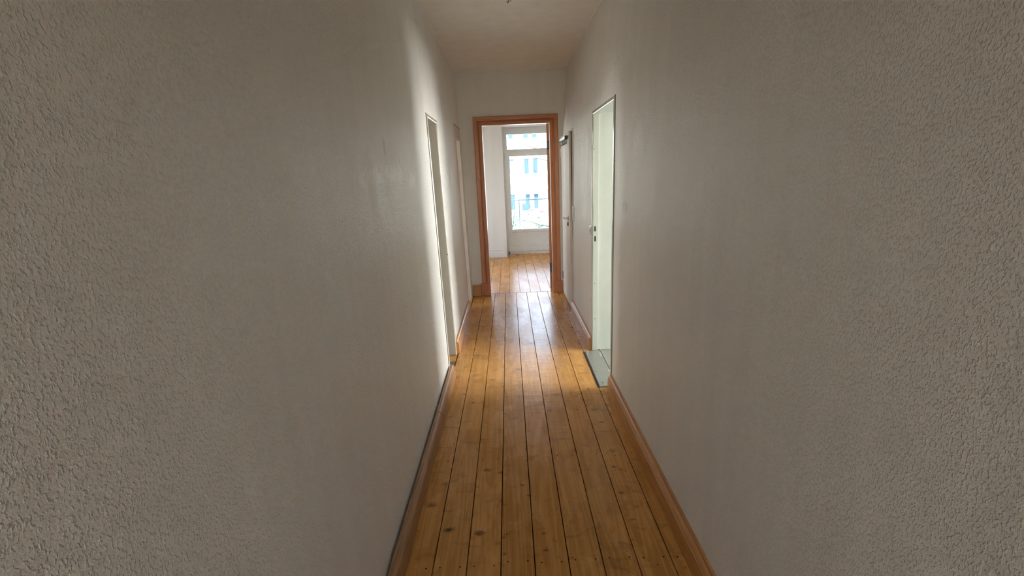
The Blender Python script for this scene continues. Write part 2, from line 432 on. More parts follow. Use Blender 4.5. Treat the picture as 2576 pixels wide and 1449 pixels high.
for side, xf in (('left', xl), ('right', xr)):
    bm = bmesh.new(); sg = 1 if side == 'left' else -1
    tube(bm, [(xf(HC)+sg*.002, y, HC-.002) for y in (YB, 5.70)], .0065, 8)
    struct(done(bm, 'trim_5' if side == 'left' else 'trim_6', M['ceil']), 'thin filled seam where the corridor ceiling meets the %s wall' % side, 'ceiling seam')
planks('floor', M['boards'], [-.3831 + W*k for k in range(-1, 9)], YB, 6.3945, .0042, 'long varnished pine floorboards running down the corridor')
# hall behind the camera
planks('floor', M['boards'], [-.3831 + W*k for k in range(-15, 21)], -3.5, YB-.004, .005, 'pine floorboards of the hall at the near end of the corridor')
boxo('ceiling', M['ceil'], None, -2.7, 2.7, -3.6, YB, HC, HC+.2)
BW = (-.50, .60, .90, 2.20)
bm = shell(hbreaks([BW], -2.7, 2.7), zbreaks([BW], 0, 3.0), [BW], lambda s, z, k: (s, -3.64 if k else -3.5, z))
done(bm, 'wall_back', M['wall'])
e = empty('added_window_4', (.05, -3.57, .9)); struct(e, 'added unseen white framed window at the back of the near hall', 'window')  # window added out of view so the hall lamp can shine down the corridor
hl = [(-.43, .53, .97, 2.13)]
bm = shell(hbreaks(hl, -.5, .6), zbreaks(hl, .9, 2.2), hl, lambda s, z, k: (s, -3.60 if k else -3.54, z))
BACK_FRAME = done(bm, 'window_frame', M['winwhite']); BACK_PANE = boxo('pane', M['glass'], None, -.45, .55, -3.573, -3.567, .95, 2.15)
for q_ in (BACK_FRAME, BACK_PANE): sub(q_, e)
struct(boxo('sun_block', M['ceil'], None, -2.7, 2.7, -5.9, -3.64, 2.9, 3.05), 'added unseen slab blocking the sun above the back window of the near hall', 'eaves')  # slab added out of view to keep the sun off the back window
def side_window_wall(name, x0, x1, y0, y1, hole, m=None):
    bm = shell(hbreaks([hole], y0, y1), zbreaks([hole], 0, 3.1), [hole], lambda s, z, k: (x1 if k else x0, s, z))
    return done(bm, name, m or M['plain'])
def side_window(name, x, y0, y1, z0, z1, label):
    e = empty(name, (x, (y0+y1)/2, z0)); struct(e, label, 'window')
    bm = bmesh.new(); t_ = .03
    bm.free(); hl = [(y0+.07, (y0+y1)/2-.05, z0+.07, z1-.07), ((y0+y1)/2+.05, y1-.07, z0+.07, z1-.07)]
    bm = shell(hbreaks(hl, y0, y1), zbreaks(hl, z0, z1), hl, lambda s, z, k: (x+t_ if k else x-t_, s, z))
    sub(done(bm, 'window_frame', M['winwhite']), e)
    sub(boxo('pane', M['glass'], None, x-.003, x+.003, y0+.05, y1-.05, z0+.05, z1-.05), e)
for nm_, a_, b_ in (('wall_hall_left', -2.7, -2.5), ('wall_hall_right', 2.5, 2.7)): boxo(nm_, M['wall'], None, a_, b_, -3.5, YB, 0, 3.0)
boxo('wall_hall_front_left', M['wall'], None, -2.7, -.728, YB, YB+.12, 0, 3.0)
boxo('wall_hall_front_right', M['wall'], None, .87, 2.7, YB, YB+.12, 0, 3.0)
# right side room
boxo('floor', M['greyfloor'], None, .756, 4.1, 1.6, 4.35, -.12, .001)
boxo('ceiling', M['plain'], None, .873, 4.2, 1.5, 4.3, HC, HC+.2)
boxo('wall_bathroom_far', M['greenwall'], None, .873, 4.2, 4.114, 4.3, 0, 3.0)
boxo('wall_bathroom_near', M['plain'], None, .873, 4.2, 1.5, 1.64, 0, 3.0)
RW = (2.35, 3.93, .30, 2.30)
struct(side_window_wall('wall_bathroom_right', 4.0, 4.2, 1.5, 4.3, RW), 'outer wall of the room on the right', 'wall')
side_window('window_3', 4.1, *RW, 'white framed window of the room behind the right doorway')
# left side room
planks('floor', M['boards'], [-4.06 + .1413*k for k in range(0, 26)], 2.45, YE, .005, 'pine floorboards of the room behind the left doorway')
boxo('ceiling', M['plain'], None, -4.2, -.728, 2.3, YE, HC, HC+.2)
boxo('wall_side_room_near', M['plain'], None, -4.2, -.73, 2.3, 2.45, 0, 3.0)
LW = (4.45, 5.55, 1.0, 2.2)
struct(side_window_wall('wall_side_room_left', -4.0, -4.2, 2.3, YE, LW), 'outer wall of the room on the left', 'wall')
side_window('window_5', -4.1, *LW, 'white framed window of the room behind the left doorway')
# far room
FX0, FX1, YF, YO = -2.4, 2.4, 9.32, 9.76
OF = -.0445
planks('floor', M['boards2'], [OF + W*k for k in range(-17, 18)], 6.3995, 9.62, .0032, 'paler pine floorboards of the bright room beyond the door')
boxo('ceiling', M['plain'], None, FX0-.2, FX1+.2, 6.46, YO, 2.95, 3.1)
FW = (6.95, 8.55, .55, 2.45)
side_window_wall('wall_far_left', FX0, FX0-.2, 6.46, YO, FW)
side_window('added_window_6', FX0-.1, *FW, 'added unseen white framed side window of the far room')  # window added out of view for the extra far room lamp
boxo('wall_far_right', M['plain'], None, FX1, FX1+.2, 6.46, YO, 0, 3.1)
FH = [(-1.45, -.412, .0, 2.42), (-.080, 1.045, -.02, 2.418)]
bm = shell(hbreaks(FH, FX0, FX1), zbreaks(FH, -.02, 3.1), FH, lambda s, z, k: (s, YO if k else YF, z))
struct(done(bm, 'wall_window', M['plain']), 'white window wall of the far room with deep niches around the glazing', 'wall')
for nm, lb in (('ceiling.001', 'white ceiling of the near hall'), ('wall_back', 'white wall closing the near hall'),
               ('wall_hall_left', 'white left wall of the near hall'), ('wall_hall_right', 'white right wall of the near hall'),
               ('wall_hall_front_left', 'white wall of the hall left of the corridor mouth'), ('wall_hall_front_right', 'white wall of the hall right of the corridor mouth'),
               ('floor.002', 'grey painted floor of the room behind the right doorway'), ('ceiling.002', 'white ceiling of the room on the right'),
               ('wall_bathroom_far', 'pale green painted wall just inside the right doorway'), ('wall_bathroom_near', 'white near wall of the room on the right'),
               ('ceiling.003', 'white ceiling of the room on the left'), ('wall_side_room_near', 'white near wall of the room on the left'),
               ('ceiling.004', 'white ceiling of the far room'), ('wall_far_left', 'white left wall of the far room'), ('wall_far_right', 'white right wall of the far room')):
    struct(bpy.data.objects[nm], lb, nm.split('_')[0].split('.')[0])

# skirting boards
SK = [(0, 0), (.030, 0), (.030, .088), (.026, .093), (.0275, .101), (.021, .110), (.012, .115), (.012, .126), (0, .127)]
def skirt(name, side, y0, y1, label, m=None, prof=SK):
    if side == 'L': P = lambda s, d, z: (xl(z)+d, s, z)
    else: P = lambda s, d, z: (xr(z)-d, s, z)
    o = sweep(name, m or M['skirtY'], prof, P, y0, y1); struct(o, label, 'skirting board'); return o
SKL = [(.013, 0), (.050, 0), (.050, .080), (.046, .092), (.040, .100), (.032, .1045), (.016, .1065), (.013, .105)]
def skirt_loose(y0, y1, label):
    P = lambda s, d, z: (xl(z)+d, s, z)
    return struct(sweep('baseboard_left', M['worn'], SKL, P, y0, y1), label, 'skirting board')
skirt_loose(YB, 2.862, 'worn pine skirting board standing off the left wall nearest the camera')
skirt_loose(2.868, 3.655, 'short worn pine skirting board ending at the left doorway')
skirt('baseboard_left_far', 'L', 4.172, 5.61, 'pine skirting board between the left doorway and the narrow far door')
skirt('baseboard_right', 'R', YB, 3.286, 'pine skirting board along the right wall nearest the camera')
skirt('baseboard_right_far', 'R', 4.134, 5.398, 'pine skirting board between the right doorway and the closed door')
o = sweep('baseboard_end', M['skirtX'], [(d*.8, z*1.2) for d, z in SK], lambda s, d, z: (s, YE-d, z), -.532, -.424)
struct(o, 'short pine skirting board left of the brown door frame', 'skirting board')

# ------------------------------------------------------------------ left doorway (near), flush steel frame
STEEL = [(0, -.19), (0, -.002), (.0006, .002), (.002, .005), (.004, .0072), (.007, .008), (.025, .007), (.028, .004), (.028, -.012), (.022, -.19)]
def PL(a, z, d): return (xl(z)+d, a, z)
def PR(a, z, d): return (xr(z)-d, a, z)
e = empty('door_1', (-.56, 3.91, 0)); struct(e, 'doorway in the left wall with a flush cream frame and no leaf', 'doorway')
bm = bmesh.new(); uframe(bm, 3.690, 4.140, .004, 1.995, STEEL, PL); sub(done(bm, 'door_frame', M['cream']), e)
# dirty gap between frame and wallpaper on its near side
def strip(y0, y1, z0, z1, P, d):
    bm = bmesh.new()
    a = [bm.verts.new(P(y, z0, k)) for y, k in ((y0, -.003), (y1, -.003), (y1, d), (y0, d))]
    b = [bm.verts.new(P(y, z1, k)) for y, k in ((y0, -.003), (y1, -.003), (y1, d), (y0, d))]
    bm.faces.new(a); bm.faces.new(b)
    for k in range(4): bm.faces.new((a[k], a[(k+1) % 4], b[(k+1) % 4], b[k]))
    return bm
bm = strip(3.651, 3.662, .11, 2.026, PL, .0025)
sub(done(bm, 'gap_line', M['dirt']), e)
sub(boxo('latch_stub', M['oldiron'], None, -.556, -.5475, 4.1385, 4.1403, .918, .928), e)
struct(boxo('trim_1', M['stained'], None, -.715, -.528, 3.55, 3.985, .0005, .0025), 'grey stained worn board in the left doorway', 'threshold')

# left far door: narrow frame with fanlight panel, leaf pushed open out of sight
e = empty('door_2', (-.57, 5.87, 0)); struct(e, 'narrow cream doorway at the far end of the left wall', 'doorway')
FR2 = [(0, -.15), (0, -.10), (.010, -.10), (.010, -.055), (0, -.055), (0, .001), (.003, .004), (.036, .004), (.040, .001), (.040, -.02), (.03, -.15)]
bm = bmesh.new(); uframe(bm, 5.685, 6.095, .0, 1.985, FR2, PL); sub(done(bm, 'door_frame', M['door']), e)
sub(boxo('head_board', M['door'], None, -.60, -.5655, 5.60, 6.20, 2.028, 2.128, bev=.002), e)
bm = bmesh.new(); box(bm, -.60, -.563, 5.598, 6.202, 2.128, 2.133); sub(done(bm, 'top_joint', M['dirt']), e)
for z in (.44, 1.60):
    h = sub(boxo('hinge', M['steel'], None, -.640, -.598, 6.088, 6.0955, z-.05, z+.05), e)
bm = bmesh.new(); box(bm, -1.28, -.735, 6.105, 6.145, .012, 2.0, bev=.003)
lv = sub(done(bm, 'door_leaf', M['winwhite']), e)

# ------------------------------------------------------------------ right doorway (near), steel frame with rebate
RSTEEL = [(.014, -.175), (.014, -.046), (.008, -.043), (0, -.043), (0, -.002), (.0006, .002), (.002, .005), (.004, .0072), (.007, .008), (.026, .007), (.029, .004), (.029, -.175)]
e = empty('door_3', (.70, 3.71, 0)); struct(e, 'open doorway in the right wall with a pale green steel frame and no leaf', 'doorway')
bm = bmesh.new(); uframe(bm, 3.320, 4.100, .004, 2.008, RSTEEL, PR); sub(done(bm, 'door_frame', M['greencream']), e)
for z0, z1 in ((1.070, 1.114), (.985, 1.030)):
    sub(boxo('latch_hole', M['dark'], None, .710, .7225, 4.0985, 4.112, z0, z1, bev=.002), e)
for z in (1.742, .62, .30):
    bm = bmesh.new(); lathe(bm, [(.0035, 0), (.0035, .003), (.001, .004)], 10, Matrix.Translation((.711, 4.1015, z)) @ Matrix.Rotation(H, 4, 'X'))
    sub(done(bm, 'screw_hole', M['dark']), e)
bm = strip(3.285, 3.291, .13, 2.040, PR, .0025)
sub(done(bm, 'gap_line', M['dirt']), e)
# grey painted sill board and the bright edge strip behind it
e = empty('trim_2', (.68, 3.71, 0)); struct(e, 'grey painted threshold board in the right doorway', 'threshold')
bm = bmesh.new()
vs_ = [(.618, 4.078), (.753, 4.085), (.753, 3.324), (.690, 3.324), (.684, 3.345), (.612, 3.335)]
lo = [bm.verts.new((x, y, .0008)) for x, y in vs_]; hi = [bm.verts.new((x, y, .010)) for x, y in vs_]
bm.faces.new(lo[::-1]); bm.faces.new(hi)
for k in range(len(vs_)): bm.faces.new((lo[k], lo[(k+1) % 6], hi[(k+1) % 6], hi[k]))
bmesh.ops.bevel(bm, geom=[e_ for e_ in bm.edges if all(v.co.z > .005 for v in e_.verts)], offset=.003, segments=2, affect='EDGES')
sub(done(bm, 'sill_board', M['greyfloor']), e)
sub(boxo('edge_strip', M['alu'], None, .754, .760, 3.324, 4.095, .0015, .013, bev=.001), e)
sub(boxo('dark_edge', M['dark'], None, .600, .6115, 3.34, 4.075, .0006, .0022), e)
for (x, y) in ((.655, 4.05), (.645, 3.40), (.63, 3.62)):
    bm = bmesh.new(); lathe(bm, [(.006, 0), (.005, .0012), (.001, .0015)], 10, Matrix.Translation((x, y, .0098)))
    sub(done(bm, 'screw', M['dark']), e)
for (x, y, sx, sy) in ((.738, 3.98, .008, .045), (.742, 3.62, .006, .03)):
    bm = bmesh.new(); box(bm, x-sx, x+sx, y-sy, y+sy, .0098, .0104); sub(done(bm, 'paint_chip', M['bare']), e)

# ------------------------------------------------------------------ closed right door
e = empty('door_4', (.69, 5.83, 0)); struct(e, 'closed warm white door at the far end of the right wall with a hook rack on it', 'door')
bm = bmesh.new(); uframe(bm, 5.440, 6.222, .002, 1.990, [(0, -.16), (0, .002), (.003, .006), (.024, .006), (.027, .003), (.027, -.16)], PR)
sub(done(bm, 'door_frame', M['door']), e)
bm = bmesh.new(); box(bm, .669, .694, 5.433, 6.212, .020, 1.990, bev=.004)
leaf = sub(done(bm, 'door_leaf', M['door']), e)
sub(boxo('door_rebate', M['door'], None, .690, .728, 5.446, 6.198, .022, 1.972), e)
sub(boxo('shadow_gap', M['dark'], None, .7275, .732, 5.441, 6.221, .003, 1.99), e)
sub(boxo('edge_gap', M['dark'], None, .692, .6985, 5.4300, 5.4335, .022, 1.99), e)
for z in (.26, 1.80):
    bm = bmesh.new(); tube(bm, [(.664, 6.214, z-.045), (.664, 6.214, z+.045)], .007, 10)
    sub(done(bm, 'hinge', M['steel'] if z < 1 else M['door']), e)
bm = bmesh.new()
lathe(bm, [(.026, 0), (.026, .006), (.022, .009), (.011, .010), (.010, .030)], 24, Matrix.Translation((.669, 5.575, 1.052)) @ Matrix.Rotation(-H, 4, 'Y'))
ros = sub(done(bm, 'rosette', M['plastic'], None, True), e)
bm = bmesh.new()
tube(bm, smooth_path([(.645, 5.575, 1.052), (.630, 5.576, 1.052), (.622, 5.590, 1.052), (.622, 5.625, 1.052), (.624, 5.665, 1.050), (.629, 5.690, 1.049)]), .0095, 12)
hd = sub(done(bm, 'door_handle', M['plastic'], None, True), e)
bm = bmesh.new()
lathe(bm, [(.026, 0), (.026, .006), (.023, .009), (.012, .010), (.011, .004)], 24, Matrix.Translation((.669, 5.590, .985)) @ Matrix.Rotation(-H, 4, 'Y'))
sub(done(bm, 'lock_rosette', M['steel'], None, True), e)
sub(boxo('lock_cylinder', M['black'], None, .654, .664, 5.583, 5.597, .968, .999, bev=.003), e)

# coat rack hung over the closed door
e = empty('coat_rack', (.655, 5.83, 1.93)); tag(e, 'dark steel hook rack hung at the top of the closed white door on the right', 'coat rack')
bm = bmesh.new(); box(bm, .638, .667, 5.545, 6.125, 1.918, 1.952, bev=.002); sub(done(bm, 'rail_bar', M['steel']), e)
sub(boxo('end_cap', M['black'], None, .636, .6685, 5.532, 5.546, 1.916, 1.954, bev=.002), e)
sub(boxo('end_cap', M['black'], None, .636, .6685, 6.124, 6.136, 1.916, 1.954, bev=.002), e)
for k in range(6):
    y = 5.585 + .098*k
    bm = bmesh.new()
    tube(bm, smooth_path([(.664, y, 1.918), (.664, y, 1.89), (.662, y, 1.876), (.652, y, 1.870), (.642, y, 1.875), (.639, y, 1.888)]), .0032, 8)
    sub(done(bm, 'hook', M['steel'], None, True), e)
for y in (5.70, 5.98):
    bm = bmesh.new(); box(bm, .6665, .6685, y-.012, y+.012, 1.952, 1.9855); box(bm, .6665, .705, y-.012, y+.012, 1.9845, 1.9865)
    sub(done(bm, 'hanger_strap', M['steel']), e)

# light switches on the right wall
def switch(y, z, n, label, g):
    hgt = .080 + .071*(n-1); x = xr(z)
    e = empty('light_switch', (x, y, z)); tag(e, label, 'light switch', g)
    sub(boxo('cover_frame', M['plastic'], None, x-.0095, x+.001, y-.04, y+.04, z-hgt/2, z+hgt/2, bev=.003), e)
    for k in range(n):
        zc = z + (k-(n-1)/2)*.071
        r = sub(boxo('rocker', M['plastic'], None, x-.0135, x-.009, y-.0275, y+.0275, zc-.0275, zc+.0275, bev=.002), e)
    return e
switch(5.340, 1.120, 2, 'tall double white light switch beside the closed door', 'light switches')
e = switch(4.185, 1.073, 1, 'single white light switch just beyond the right doorway', 'light switches')
sub(boxo('indicator_slot', M['oldiron'], None, .6845, .6885, 4.165, 4.180, 1.058, 1.085), e)

# ceiling hook with its bare patch
e = empty('ceiling_hook', (.055, 3.90, HC)); tag(e, 'small metal hook and wire stub in a chipped hole in the ceiling', 'ceiling hook')
bm = bmesh.new(); lathe(bm, [(.030, 0), (.027, -.004), (.012, -.006)], 14, Matrix.Translation((.055, 3.89, HC+.001)) @ Matrix.Diagonal((1, 1.25, 1, 1)))
sub(done(bm, 'rough_hole', M['oldiron']), e)
bm = bmesh.new(); tube(bm, smooth_path([(.055, 3.885, HC-.003), (.055, 3.885, HC-.02), (.062, 3.885, HC-.032), (.055, 3.885, HC-.042), (.047, 3.885, HC-.034)]), .003, 8)
sub(done(bm, 'hook', M['steel'], None, True), e)
bm = bmesh.new(); tube(bm, smooth_path([(.066, 3.91, HC-.003), (.074, 3.945, HC-.012), (.082, 3.965, HC-.008)]), .005, 8)
sub(done(bm, 'wire_stub', M['cable'], None, True), e)

# ------------------------------------------------------------------ brown door frame at the end
e = empty('door_5', (.12, YE, 0)); struct(e, 'varnished brown pine door frame at the end of the corridor with its leaf open into the far room', 'door')
CAS = [(0, -.004), (0, .013), (.003, .016), (.034, .016), (.036, .013), (.039, .013), (.041, .018), (.045, .0205), (.049, .018), (.051, .014), (.054, .014), (.056, .019), (.098, .021), (.105, .019), (.105, -.004)]
def PE(a, z, d): return (a, YE-d, z)
def casing_half(a0, a1, zt, which):
    bm = bmesh.new(); rows = []
    for u, d in CAS:
        if which == 'l': pts = ((a0-u, .170), (a0-u, zt+u))
        elif which == 'r': pts = ((a1+u, .160), (a1+u, zt+u))
        else: pts = ((a0-u, zt+u), (a1+u, zt+u))
        rows.append([bm.verts.new(PE(a, z, d)) for a, z in pts])
    n = len(rows)
    for i in range(n):
        r, s_ = rows[i], rows[(i+1) % n]; bm.faces.new((r[0], r[1], s_[1], s_[0]))
    bm.faces.new([r[0] for r in rows]); bm.faces.new([r[1] for r in rows][::-1])
    return bm
for which, m_ in (('l', M['pineZ']), ('r', M['pineZ']), ('h', M['pineX'])):
    sub(done(casing_half(-.298, .541, 2.167, which), 'head_casing' if which == 'h' else 'side_casing', m_), e)
sub(boxo('plinth_block', M['pineZ'], None, -.421, -.295, YE-.034, YE-.0005, .001, .172, bev=.003), e)
sub(boxo('plinth_block', M['pineZ'], None, .538, .664, YE-.034, YE-.0005, .001, .162, bev=.003), e)
bm = bmesh.new(); uframe(bm, -.298, .545, .0, 2.170, [(0, -.137), (0, .0), (.016, .0), (.014, -.137)], PE)
sub(done(bm, 'jamb_lining', M['winwhite']), e)
# leaf standing a little more than square into the far room
def leaf_part(name, m_, x0, x1, y0, y1, z0, z1, par, bev=.003):
    bm = bmesh.new(); box(bm, x0, x1, y0, y1, z0, z1, bev=bev)
    R_ = Matrix.Translation((.533, 6.478, 0)) @ Matrix.Rotation(-.115, 4, 'Z')
    bmesh.ops.transform(bm, matrix=R_, verts=bm.verts[:])
    o = done(bm, name, m_); o.parent = par; o.matrix_parent_inverse = Matrix.Translation(e.location).inverted(); return o
bm = bmesh.new()
box(bm, -.019, .019, 0, .11, .022, 2.172, bev=.002); box(bm, -.019, .019, .74, .85, .022, 2.172, bev=.002)
for z0, z1 in ((.022, .24), (.88, 1.04), (2.05, 2.172)): box(bm, -.0185, .0185, .10, .75, z0, z1)
bmesh.ops.transform(bm, matrix=Matrix.Translation((.533, 6.478, 0)) @ Matrix.Rotation(-.115, 4, 'Z'), verts=bm.verts[:])
sub(done(bm, 'door_leaf', M['pineZ']), e)
for z0, z1 in ((.24, .88), (1.04, 2.05)): leaf_part('door_panel', M['pineZ'], -.009, .009, .09, .76, z0-.01, z1+.01, e)
for z0, z1 in ((1.855, 1.965), (.245, .375)): leaf_part('hinge', M['oldiron'], -.0195, .012, -.004, .003, z0, z1, e, .001)
struct(boxo('trim_3', M['dark'], None, -.29, .54, 6.3935, 6.4005, -.02, .0008), 'dark joint between the corridor floor and the far room floor', 'threshold')

# ------------------------------------------------------------------ far room: glazed balcony door and its neighbour
YW = 9.60
def ring(x0, x1, z0, z1, holes, y0, y1):
    bm = shell(hbreaks(holes, x0, x1), zbreaks(holes, z0, z1), holes, lambda s, z, k: (s, y1 if k else y0, z))
    bmesh.ops.recalc_face_normals(bm, faces=bm.faces[:])
    es = [e_ for e_ in bm.edges if len(e_.link_faces) == 2 and e_.calc_face_angle(0) > .5]
    bmesh.ops.bevel(bm, geom=es, offset=.003, segments=2, profile=.6, affect='EDGES')
    return bm
def frame_box(bm, x0, x1, z0, z1, y0=YW, y1=YW+.07, bev=.004): box(bm, x0, x1, y0, y1, z0, z1, bev=bev)
e = empty('window_1', (.48, YW, 0)); struct(e, 'white glazed balcony door with a fanlight in the far room', 'balcony door')
bm = ring(-.081, 1.046, .0, 2.419, [(-.040, 1.005, .058, 1.955), (-.036, 1.001, 1.990, 2.345)], YW, YW+.08)
sub(done(bm, 'door_frame', M['winwhite']), e)
bm = ring(-.036, 1.001, 1.990, 2.345, [(.006, .957, 2.019, 2.290)], YW-.008, YW+.05)
fl_ = sub(done(bm, 'fanlight', M['winwhite']), e)
gp = boxo('pane', M['glass'], None, 0, .965, YW+.02, YW+.024, 2.012, 2.296); gp.parent = fl_
bm = ring(-.042, 1.007, .060, 1.957, [(.043, .922, .497, 1.888), (.043, .922, .176, .444)], YW-.018, YW+.045)
lf = sub(done(bm, 'door_leaf', M['winwhite']), e)
for nm, m_, a in (('pane', M['glass'], (.035, .93, YW+.015, YW+.019, .49, 1.895)), ('lower_panel', M['winwhite'], (.035, .93, YW+.004, YW+.03, .17, .45))):
    q = boxo(nm, m_, None, *a); q.parent = lf
for z in (1.90, .22):
    bm = bmesh.new(); tube(bm, [(-.044, YW-.022, z-.04), (-.044, YW-.022, z+.04)], .007, 10); sub(done(bm, 'hinge', M['winwhite']), e)
e = empty('window_2', (-.93, YW, 0)); struct(e, 'tall white window in the niche left of the balcony door', 'window')
bm = ring(-1.451, -.411, .0, 2.421, [(-1.39, -.95, .6, 2.33), (-.89, -.452, .6, 2.33)], YW-.2, YW-.13)
sub(done(bm, 'window_frame', M['winwhite']), e)
sub(boxo('pane', M['glass'], None, -1.41, -.44, YW-.17, YW-.166, .60, 2.35), e)
# pier skirting and cable
o = sweep('baseboard_far', M['winwhite'], [(0, 0), (.014, 0), (.014, .130), (.020, .134), (.020, .146), (.014, .150), (0, .150)], lambda s, d, z: (s, YF-d, z), -.411, -.128)
struct(o, 'white painted skirting on the wall pier left of the balcony door', 'skirting board')
e = empty('floor_cable', (-.2, 9.25, 0)); tag(e, 'white cable lying along the floor from the pier to the balcony door', 'cable')
bm = bmesh.new(); tube(bm, smooth_path([(-.43, 9.02, .004), (-.36, 9.16, .004), (-.33, 9.215, .005), (-.22, 9.25, .004), (-.13, 9.27, .005), (-.072, 9.30, .004), (-.055, 9.42, .004), (-.052, 9.55, .005), (-.058, 9.575, .04), (-.060, 9.578, .11)]), .0045, 8)
sub(done(bm, 'cable_run', M['cable'], None, True), e)
bm = bmesh.new(); tube(bm, smooth_path([(-.345, 9.20, .006), (-.375, 9.235, .010), (-.40, 9.265, .045), (-.412, 9.29, .075)]), .0035, 8)
sub(done(bm, 'cable_end', M['cable'], None, True), e)
tag(boxo('door_stop', M['oldiron'], None, -.052, -.026, 9.565, 9.583, .003, .058, bev=.003), 'small dark metal stop at the foot of the balcony door', 'door stop')

# ------------------------------------------------------------------ outside
struct(boxo('floor_balcony', M['ground'], None, -1.6, 1.6, YO, 10.03, -.18, -.02), 'narrow stone balcony ledge outside the glazed door', 'balcony')
e = empty('balcony_railing', (.4, 9.97, 0)); tag(e, 'thin pale metal railing outside the glazed balcony door', 'railing')
bm = bmesh.new(); box(bm, -1.55, 1.55, 9.955, 9.99, 1.030, 1.056, bev=.004); sub(done(bm, 'top_rail', M['rail']), e)
bm = bmesh.new(); box(bm, -1.55, 1.55, 9.96, 9.985, .05, .07); sub(done(bm, 'bottom_rail', M['rail']), e)
for x in (-1.35, -.575, .202, .98, 1.5): sub(boxo('post', M['rail'], None, x-.0125, x+.0125, 9.96, 9.985, -.02, 1.032), e)
x = -1.24
k = 0
for k in range(-14, 13):
    x = .202 + .1035*k
    if min(abs(x-q) for q in (-1.35, -.575, .202, .98, 1.5)) < .04: continue
    bm = bmesh.new(); tube(bm, [(x, 9.9725, .06), (x, 9.9725, 1.034)], .0048, 6); sub(done(bm, 'baluster', M['rail']), e)
GZ = -4.2
struct(boxo('floor_street', M['ground'], None, -60, 60, 10.1, 90, GZ-.2, GZ), 'pale street and pavement below the balcony', 'ground')

# house across the street
YH = 48.0
e = empty('apartment_house', (2.5, YH, GZ)); tag(e, 'pale sunlit apartment house across the street', 'building')
cols = []
for k in range(-4, 6):
    for c in (-.45, .39): cols.append(c + 2.28*k)
rows = [(-1.97, -.42, .50), (1.39, 2.92, .53), (4.70, 6.20, .53)]
wins = [(c-w_/2, c+w_/2, z0, z1) for z0, z1, w_ in rows for c in cols if -8.5 < c < 13.5]
bm = shell(hbreaks(wins, -9.5, 14.5), zbreaks(wins, GZ, 7.6), wins, lambda s, z, k: (s, YH + 6*k, z)); 
sub(done(bm, 'wall', M['facade']), e)
bm = bmesh.new(); box(bm, 0, .53, .10, .16, 0, .06); box(bm, 0, .53, .10, .16, 1.44, 1.5); box(bm, 0, .05, .10, .16, 0, 1.5); box(bm, .48, .53, .10, .16, 0, 1.5)
fm = bpy.data.meshes.new('window'); bm.to_mesh(fm); bm.free(); fm.materials.append(M['facade'])
bm = bmesh.new(); box(bm, .02, .51, .12, .13, .02, 1.48); pm = bpy.data.meshes.new('pane'); bm.to_mesh(pm); bm.free(); pm.materials.append(M['housepane'])
for a, b, z0, z1 in wins:
    f = bpy.data.objects.new('window', fm); C.objects.link(f); f.parent = e
    f.location = (a-2.5, 0, z0-GZ); f.scale = ((b-a)/.53, 1, (z1-z0)/1.5)
    p = bpy.data.objects.new('pane', pm); C.objects.link(p); p.parent = f
bm = bmesh.new(); box(bm, 1.7, 14.6, YH-.28, YH, -.42, -.08, bev=.03); sub(done(bm, 'cornice', M['fascia']), e)
bm = bmesh.new(); box(bm, -9.7, 14.7, YH-.4, YH+.1, 7.55, 7.85, bev=.05); sub(done(bm, 'eaves', M['facade']), e)
bm = bmesh.new()
v = [bm.verts.new(q) for q in ((-9.8, YH-.4, 7.85), (14.8, YH-.4, 7.85), (14.8, YH+3, 10.0), (-9.8, YH+3, 10.0), (-9.8, YH+6.4, 7.85), (14.8, YH+6.4, 7.85))]
for f_ in ((0, 1, 2, 3), (3, 2, 5, 4), (0, 3, 4), (1, 5, 2), (0, 4, 5, 1)): bm.faces.new([v[k] for k in f_])
sub(done(bm, 'roof', M['roof']), e)
sub(boxo('shop_window', M['housepane'], None, 1.27, 1.92, YH-.03, YH+.01, -2.05, -1.35), e)
# shop boards on its ground floor
e = empty('shop_sign', (1.3, YH-.1, -2.2)); tag(e, 'white shop sign with a red emblem and blue lettering across the street', 'sign')
sub(boxo('board', M['facade'], None, .55, 2.1, YH-.09, YH-.04, -2.36, -2.08, bev=.01), e)
bm = bmesh.new(); lathe(bm, [(.085, 0), (.085, .02)], 20, Matrix.Translation((-1.20+1.95, YH-.09, -2.2)) @ Matrix.Rotation(H, 4, 'X')); sub(done(bm, 'emblem', M['red']), e)
bm = bmesh.new()
for k in range(9):
    xx = .88 + .062*k; hh = .11 if k % 3 == 0 else .08
    box(bm, xx, xx+.014, YH-.10, YH-.089, -2.27, -2.27+hh); box(bm, xx, xx+.044, YH-.10, YH-.089, -2.27 + (hh-.016 if k % 2 else 0), -2.27 + (hh if k % 2 else .016))
sub(done(bm, 'lettering', M['blue']), e)
tag(boxo('shop_board', M['red'], None, 2.02, 2.48, YH-.12, YH-.04, -2.07, -1.93, bev=.01), 'small red board above the white shop sign', 'sign')
